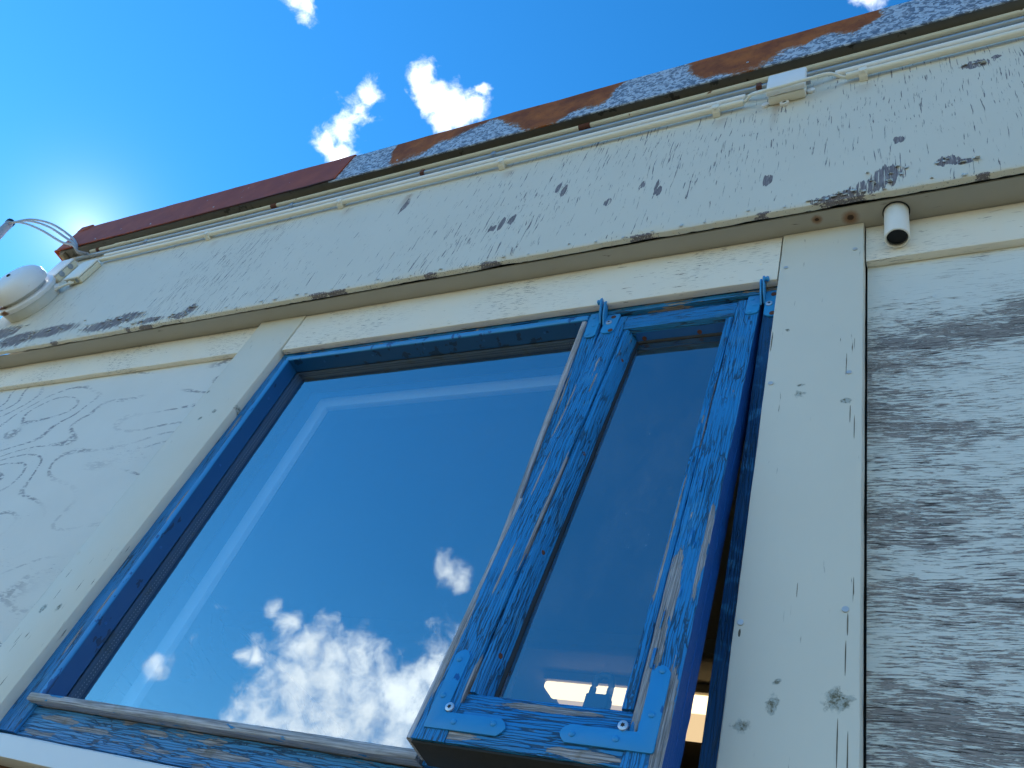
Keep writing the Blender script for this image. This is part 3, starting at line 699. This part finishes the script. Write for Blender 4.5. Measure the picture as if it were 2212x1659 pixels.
lathe('rivet', (-.2830, -.0020, 1.3005), (1, 0, 0), [(-.004, .004), (.003, .0055), (.0045, .0040), (.005, .0001)], M_iron, fw, 14)
lathe('rivet', (-.6180, -.0030, 1.3010), (-1, 0, 0), [(-.004, .004), (.003, .0055), (.0045, .0040), (.005, .0001)], M_iron, fw, 14)
# threaded stay bolt under the mullion foot
tube('stay_bolt', [(-.585, .012, .30 + .0008 * k) for k in range(40)], .004, M_steel, fw, 10, lambda i: .0042 if i % 4 < 2 else .0034)

# ------------------------------------------------------------------ top-hung sash, swung out at the foot
ANG = math.atan(.1075)
sa = tag(empty('casement_window', (-.45, .022, 1.27), -ANG), 'narrow blue top-hung casement window propped open at the bottom', 'window')
SL = board('stile', 'z', (-.6065, -.5590), (0, .055), (-.9350, .0065), M_blueZ, sa, .0016)
secR = [(-.3395, .001), (-.338, 0), (-.2965, 0), (-.2950, .0015), (-.2950, .0270), (-.2960, .0275), (-.2960, .0285), (-.2950, .0290), (-.2950, .0545), (-.2965, .056), (-.3395, .056)]
def r_nick(p, j, i): return p
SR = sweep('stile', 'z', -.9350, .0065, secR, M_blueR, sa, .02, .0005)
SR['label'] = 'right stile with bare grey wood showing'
RT = board('rail', 'x', (-.5585, -.3400), (.0008, .055), (-.0405, .0055), M_blueTop, sa, .0012)
RB = board('rail', 'x', (-.5585, -.3400), (.0012, .055), (-.9345, -.8815), M_blueX, sa, .0016); RB['label'] = 'bottom rail with most of its paint flaked away'
box('bottom_strip', (-.606, -.2955), (.0035, .0545), (-.9385, -.9352), M_underside, sa, .0008)  # added black strip that darkens the underside of the sash
# weather strip: bare left edge of the left stile
sweep('stile_edge', 'z', -.9345, -.52, [(-.6150, .004), (-.6150, .050), (-.6070, .050), (-.6070, .0015), (-.6130, .0015)], M_grey, sa, .02, .0004)
bead('glazing_bead', 'z', -.8640, -.0415, [(-.5566, .034), (-.5566, .0040), (-.5550, .0028), (-.5480, .0032), (-.5465, .0050), (-.5375, .0300), (-.5375, .034)], M_blueZ, sa)
bead('glazing_bead', 'z', -.8640, -.0415, [(-.3420, .034), (-.3420, .0050), (-.3432, .0038), (-.3545, .0042), (-.3560, .0058), (-.3590, .034)], M_blueZ, sa)
bead('glazing_bead', 'x', -.5360, -.3600, [(.034, -.0408), (.0150, -.0408), (.0140, -.0420), (.034, -.0470)], M_blueDark, sa)
bead('glazing_bead', 'x', -.5580, -.3405, [(.034, -.8812), (.0060, -.8812), (.0045, -.8795), (.0050, -.8680), (.0065, -.8655), (.034, -.8610)], M_blueX, sa)
for s_ in (.13, .40, .62, .80):
    lathe('nail', (-.5425, .0165, -s_), (.93, -.36, 0), [(0, .0040), (.0006, .0036), (.0004, .0001)], M_rustc, sa, 10)
for x in (-.52, -.41):
    lathe('screw', (x, .026, -.0450), (0, -.2, -1), [(0, .0048), (.001, .0044), (.0006, .0001)], M_rustc, sa, 12)
sheet('glass_pane', (-.5500, -.3450), .0345, (-.875, -.030), M_glassS, sa)
bead('glazing_strip', 'z', -.863, -.045, [(-.5374, .0342), (-.5374, .0300), (-.5335, .0325), (-.5330, .0342)], M_rubber, sa)
bead('glazing_strip', 'x', -.5328, -.3600, [(.0342, -.0472), (.0300, -.0472), (.0325, -.0510), (.0342, -.0515)], M_rubber, sa)
# corner irons
def corner_plate(cx, sgn, zc, hw, hl, w):
    """L iron: upright arm hl long, level arm hw long, both w wide, pointed round ends"""
    o = [(cx, zc + .002), (cx + sgn * .002, zc)]
    o += [(cx + sgn * (hw - .009), zc), (cx + sgn * (hw - .003), zc + w * .25), (cx + sgn * hw, zc + w * .5), (cx + sgn * (hw - .003), zc + w * .78), (cx + sgn * (hw - .010), zc + w)]
    o += [(cx + sgn * (w + .001), zc + w), (cx + sgn * w, zc + w + .001)]
    o += [(cx + sgn * w, zc + hl - .010), (cx + sgn * w * .78, zc + hl - .003), (cx + sgn * w * .5, zc + hl), (cx + sgn * w * .22, zc + hl - .003), (cx, zc + hl - .010)]
    return plate('corner_plate', o, .0, -.0024, M_iron, sa)
c1 = corner_plate(-.5955, 1, -.9200, .110, .113, .0225); c2 = corner_plate(-.3060, -1, -.9165, .112, .109, .0225)
for (x, s_, par) in ((-.5861, .8231, c1), (-.5863, .8762, c1), (-.5557, .9093, c1), (-.5026, .9053, c1), (-.4023, .9056, c2), (-.3503, .9054, c2), (-.3171, .8721, c2), (-.3163, .8159, c2)):
    lathe('screw', (x, -.0022, -s_), (0, -1, 0), [(0, .0040), (.0012, .0038), (.0020, .0028), (.0021, .0001)], M_iron, par, 16)
for (x, s_) in ((-.5692, .8916), (-.3457, .8894)):
    screw(x, -.0030, -s_, .0062, sa, M_steel); torx(x, -.0030, -s_, .0062, sa)
lf3, e3 = leaf('hinge_leaf', -.6045, -.5755, -.054, .0145, -.0002, sa, -.6060, 1)
lf4, e4 = leaf('hinge_leaf', -.3195, -.2950, -.050, .0135, -.0002, sa, -.2935, 1)
screw(-.5934, -.0040, -.0165, .0064, sa, M_steel); torx(-.5934, -.0040, -.0165, .0064, sa)
for (x, z) in ((-.5883, .0035), (-.5828, -.0465)): screw(x, -.0030, z, .0052, sa, M_rustc)
for (x, z) in ((-.3104, .0015), (-.3040, -.0205), (-.3105, -.0435)): screw(x, -.0030, z, .0046, sa, M_iron)
for i in range(7):      # lifted paint on the right stile and bottom rail
    flake(-.3385 + rnd.uniform(.004, .022), -.50 - rnd.random() * .40, -.0002, rnd.uniform(.010, .03), rnd.uniform(.003, .007), rnd.uniform(.5, 1.3), M_blueFlake, sa, True)
# fastener loop standing on the inside of the bottom rail
HX = -.416
loop = spline([(HX + a, .066, b) for a, b in [(-.0115, -.835), (-.0115, -.812), (-.0108, -.792), (-.0065, -.7835), (0, -.782), (.0065, -.7835), (.0108, -.792), (.0115, -.812), (.0115, -.835)]], 4)
tube('fastener_loop', loop, .0043, M_handle, sa, 10)
box('fastener_foot', (HX - .0158, HX + .0158), (.0575, .074), (-.880, -.8125), M_handle, sa, .003)

# ------------------------------------------------------------------ lamp in the room
lp = tag(empty('ceiling_lamp', (-.8, 1.87, 1.45)), 'lit strip lamp on the ceiling seen through the narrow window', 'lamp')
box('housing', (-1.50, -.2), (1.80, 1.945), (1.418, 1.4515), M_ceil, lp, .003)
box('diffuser', (-1.495, -.205), (1.81, 1.905), (1.385, 1.4175), M_lamp, lp, .012, 3)
box('glow_strip', (-1.495, -.205), (1.950, 2.17), (1.405, 1.4510), M_glow, lp, .006, 2)  # added glowing strip, stands in for the lamplit surface beyond the lamp

# ------------------------------------------------------------------ pipes and conduits under the roof edge
def run(name, x0, x1, y, z, r, ma, par=None):
    n = max(2, int((x1 - x0) / .08))
    return tube(name, [(x0 + (x1 - x0) * k / n, y, z + bow(x0 + (x1 - x0) * k / n)) for k in range(n + 1)], r, ma, par, 18)
pp = tag(empty('painted_pipe', (-1.0, -.070, 2.05)), 'thin rust-spotted cream steel pipe tucked under the roof edge', 'pipe')
run('pipe', -2.975, .9, -.0700, 2.0530, .0069, M_pipe, pp)
for (x, l, ma) in ((-2.925, .018, M_rustc), (-2.79, .06, M_pipe), (-1.973, .026, M_rustc), (-.82, .034, M_rustc)):
    run('coupling', x - l / 2, x + l / 2, -.0700, 2.0530, .0085, ma, pp)
gp = tag(empty('galvanised_pipe', (-1.0, -.068, 2.02)), 'dull galvanised pipe between the cream pipe and the white conduits', 'pipe')
run('pipe', -3.03, .9, -.0685, 2.0150, .0080, M_galv, gp)
def clamp(x, par, ma):
    z = 2.0150 + bow(x); o = []
    return box('clamp', (x - .007, x + .007), (-.0790, -.0605), (z - .0105, z + .0105), ma, par, .003)
for (x, ma) in ((-2.60, M_galv), (-1.868, M_galv), (-1.341, M_rustc), (-1.095, M_galv), (-.347, M_rustc)): clamp(x, gp, ma)
UP, LO = (-.0690, 1.9800, .0082), (-.0735, 1.9415, .0082)
def conduit(label, x0, x1, prm, clips, ma):
    e = tag(empty('conduit', ((x0 + x1) / 2, prm[0], prm[1])), label, 'conduit', 'white plastic conduits on the fascia')
    run('tube', x0, x1, *prm, ma, e)
    for x in clips:
        z = prm[1] + bow(x); y = prm[0]
        # saddle clip: back strap, cup round the tube, snap tab below
        sec = [(-.0605, z + .013), (y, z + .013), (y - .0085, z + .0105), (y - .0118, z), (y - .0100, z - .0085), (y - .0030, z - .0125), (-.0720, z - .0170), (-.0605, z - .0175)]
        sweep('clip', 'x', x - .0085, x + .0085, sec, ma, e, .006, 0)
        box('clip_tab', (x - .0045, x + .0045), (y - .0125, y - .0060), (z - .0165, z - .0105), ma, e, .0012)
    return e
conduit('long lower white conduit left of the junction box', -2.795, -.377, LO, (-2.205, -1.615, -1.040, -.442), M_pvc)
conduit('long upper white conduit left of the junction box', -2.81, -.377, UP, (), M_pvcnew)
conduit('short lower white conduit right of the junction box', -.146, .9, LO, (-.111, .5), M_pvc)
conduit('short upper white conduit right of the junction box', -.171, .9, UP, (), M_pvcnew)

# ------------------------------------------------------------------ junction boxes
def jbox(name, label, x, y, z, lidc, lid_t=.011, ma_body=None, extras=None):
    e = tag(empty(name, ((x[0] + x[1]) / 2, y[1], z[0])), label, 'junction box', 'junction boxes on the fascia')
    box('body', (x[0] + .003, x[1] - .003), (y[0] + lid_t, y[1]), (z[0] + .003, z[1] - .003), ma_body or lidc, e, .003)
    box('lid', x, (y[0], y[0] + lid_t - .0012), z, lidc, e, .005, 3)
    return e
j3 = jbox('junction_box', 'square white junction box between the conduit ends at right', (-.3195, -.231), (-.0985, -.0608), (1.916, 2.007), M_pvcnew, .016, M_pvc)
lathe('fixing_lug', (-.281, -.0608, 1.9105), (0, -1, 0), [(0, .0105), (.006, .0105), (.007, .009), (.007, .0052), (.004, .0050), (.004, .0001)], M_pvcnew, j3, 20)
lathe('lug_hole', (-.281, -.0655, 1.9105), (0, -1, 0), [(0, .0049), (.0006, .0049), (.0006, .0001)], M_hole, j3, 16)
lathe('fixing_lug', (-.2245, -.0608, 1.945), (0, -1, 0), [(0, .0095), (.005, .0095), (.006, .008), (.006, .0001)], M_pvcnew, j3, 16)
lathe('fixing_lug', (-.326, -.0608, 1.925), (0, -1, 0), [(0, .0085), (.005, .0085), (.006, .007), (.006, .0001)], M_pvcnew, j3, 16)
lathe('gland', (-.2305, -.080, 1.965), (1, 0, 0), [(-.002, .009), (.006, .009), (.007, .006), (.007, .0001)], M_galv, j3, 14)
j1 = jbox('junction_box', 'cream junction box with a cracked lid at the conduits\' left end', (-2.868, -2.780), (-.0915, -.0608), (1.820, 1.938), M_pvc, .010, M_cream)
lathe('gland_hole', (-2.80, -.074, 1.8228), (0, 0, -1), [(0, .009), (.0012, .009), (.0012, .0001)], M_galv, j1, 16)
lathe('gland', (-2.835, -.074, 1.822), (0, 0, -1), [(0, .009), (.010, .008), (.012, .005), (.012, .0001)], M_pvc, j1, 16)
j2 = jbox('junction_box', 'white junction box nearest the roof corner, behind the cream one', (-3.055, -2.975), (-.0955, -.0608), (1.875, 1.990), M_pvcnew, .010, M_cream)
lathe('gland', (-2.978, -.078, 1.955), (1, 0, 0), [(0, .011), (.003, .011), (.004, .008), (.0032, .0001)], M_galv, j2, 18)
lathe('gland', (-2.978, -.078, 1.905), (1, 0, 0), [(0, .011), (.003, .011), (.004, .008), (.0032, .0001)], M_galv, j2, 18)
box('gland_block', (-3.025, -2.995), (-.086, -.062), (1.850, 1.8775), M_cream, j2, .004)

# ------------------------------------------------------------------ cables
LZ = LO[1] + bow(-.3); UZ = UP[1] + bow(-.3)
c = tube('cable', spline([(-.40, LO[0], LZ), (-.375, LO[0], LZ), (-.353, -.094, LZ - .016), (-.322, -.106, LZ - .042), (-.275, -.109, LZ - .048), (-.225, -.106, LZ - .036), (-.18, -.096, LZ - .012), (-.150, LO[0], LZ), (-.12, LO[0], LZ)]), .0040, M_pvc, None, 12)
tag(c, 'thick white cable looping below the square junction box', 'cable')
c = tube('cable', spline([(-.40, UP[0], UZ), (-.375, UP[0], UZ), (-.35, -.078, UZ - .012), (-.317, -.080, UZ - .016)]), .0042, M_pipe, None, 12)
tag(c, 'short grey cable entering the square junction box from the left', 'cable')
c = tube('cable', spline([(-.228, -.080, UZ - .012), (-.205, -.080, UZ - .010), (-.185, -.076, UZ - .003), (-.168, UP[0], UZ), (-.15, UP[0], UZ)]), .0042, M_pipe, None, 12)
tag(c, 'short grey cable leaving the square junction box to the right', 'cable')
for k, (dx, lab) in enumerate(((0, 'left one of two short cables from the cream junction box to the bell'), (.022, 'right one of two short cables from the cream junction box to the bell'))):
    c = tube('cable', spline([(-2.835 + dx, -.074, 1.815), (-2.845 + dx, -.078, 1.805), (-2.862 + dx * .6, -.080, 1.793), (-2.885, -.080, 1.782 - dx * .6)]), .0042, M_pvc, None, 10)
    tag(c, lab, 'cable', 'cables at the bell')
AR = [(-2.965, -.071, 2.047), (-2.975, -.100, 2.020), (-3.012, -.118, 2.058), (-3.1574, -.118, 2.1471), (-3.53, -.118, 2.362), (-3.8644, -.118, 2.5176), (-4.065, -.118, 2.562)]
for k, (o, lab) in enumerate(((-.024, 'uppermost of the three loose wires arching off the roof corner'), (.004, 'middle of the three loose wires arching off the roof corner'), (.046, 'lowest of the three loose wires arching off the roof corner'))):
    pts = []
    for i, (x, y, z) in enumerate(AR):
        w = math.sin(math.pi * min(1, max(0, (i - 1.6) / 4.4)))
        pts.append((x + (.006 * k if i else 0), y - .004 * k, z - o * w * .9 - (.003 * k)))
    c = tube('wire', spline(pts), .0052, M_wire, None, 10); tag(c, lab, 'wire', 'loose wires at the roof corner')
cs = tag(empty('cable_sleeve', (-4.03, -.118, 2.45)), 'dark cable sleeve hanging where the loose wires end', 'cable sleeve')
tube('sleeve', [(-4.072, -.118, 2.573), (-4.064, -.118, 2.555), (-4.042, -.118, 2.50), (-4.006, -.118, 2.43), (-3.965, -.118, 2.34)], .018, M_wire, cs, 16, lambda i: (.015, .019, .019, .019, .019)[i])
tube('collar', [(-4.0745, -.118, 2.578), (-4.067, -.118, 2.560)], .0205, M_handle, cs, 16)

# ------------------------------------------------------------------ bell
bl = tag(empty('alarm_bell', (-2.97, -.06, 1.731)), 'round white enamelled bell with rusty rim at the fascia\'s left end', 'bell')
BC = (-2.972, -.0605, 1.731)
lathe('base', BC, (0, -1, 0), [(0, .104), (.030, .108), (.036, .108), (.037, .09)], M_bellbase, bl, 56)
lathe('flange', BC, (0, -1, 0), [(.0375, .098), (.0375, .114), (.041, .1165), (.052, .1165), (.055, .113), (.056, .085)], M_bell, bl, 56)
lathe('neck', BC, (0, -1, 0), [(.0565, .086), (.074, .086), (.076, .06)], M_bellbase, bl, 48)
dome = [(.0700, .098), (.0690, .101), (.0705, .1045), (.078, .1060), (.088, .1055)] + [(.088 + .046 * math.sin(R_(a)), .1055 * math.cos(R_(a)) ** .62) for a in (12, 24, 36, 48, 58, 67, 75, 81, 86, 89)]
lathe('dome', BC, (0, -1, 0), dome + [(.1342, .0001)], M_bell, bl, 64)
lathe('dome_screw', BC, (0, -1, 0), [(.133, .0075), (.137, .0072), (.139, .005), (.139, .0001)], M_hole, bl, 18)
lathe('gland', (-2.885, -.082, 1.785), (.62, 0, .78), [(-.012, .012), (.008, .012), (.012, .009), (.018, .008), (.018, .0001)], M_bell, bl, 18)

# ------------------------------------------------------------------ vent pipe through the soffit
vp = tag(empty('vent_pipe', (-.06, -.0095, 1.36)), 'short white vent pipe with mesh end poking down from the soffit', 'pipe')
VC = (-.0600, -.0098, 1.357)
lathe('pipe', VC, (0, 0, 1), [(.0092, .0175), (0, .0178), (0, .0203), (.001, .0210), (.088, .0210), (.092, .0180)], M_vent, vp, 40, False)
lathe('collar', VC, (0, 0, 1), [(.0848, .0212), (.0848, .0232), (.0866, .0235), (.0866, .0212)], M_rubber, vp, 40, False)
def vent_mesh():
    bm = bmesh.new(); k = 15; r = .0176
    for i in range(-7, 8):
        a = i * r / 7.6; h = math.sqrt(max(0, r * r - a * a))
        if h < .002: continue
        for s in (0, 1):
            w = .00022; zz = VC[2] + .0042 + .0005 * s
            lo, hi = ((VC[0] + a - w, VC[1] - h), (VC[0] + a + w, VC[1] + h)) if s == 0 else ((VC[0] - h, VC[1] + a - w), (VC[0] + h, VC[1] + a + w))
            vs = [bm.verts.new((x, y, z)) for z in (zz, zz + .0006) for x, y in ((lo[0], lo[1]), (hi[0], lo[1]), (hi[0], hi[1]), (lo[0], hi[1]))]
            for f in ((0, 1, 2, 3), (7, 6, 5, 4), (0, 4, 5, 1), (1, 5, 6, 2), (2, 6, 7, 3), (3, 7, 4, 0)): bm.faces.new([vs[q] for q in f])
    me = bpy.data.meshes.new('mesh_screen'); bm.to_mesh(me); bm.free()
    link('mesh_screen', me, M_handle, vp)
vent_mesh()
lathe('bore', VC, (0, 0, 1), [(.0090, .0176), (.0094, .0176), (.0094, .0001)], M_black, vp, 24)
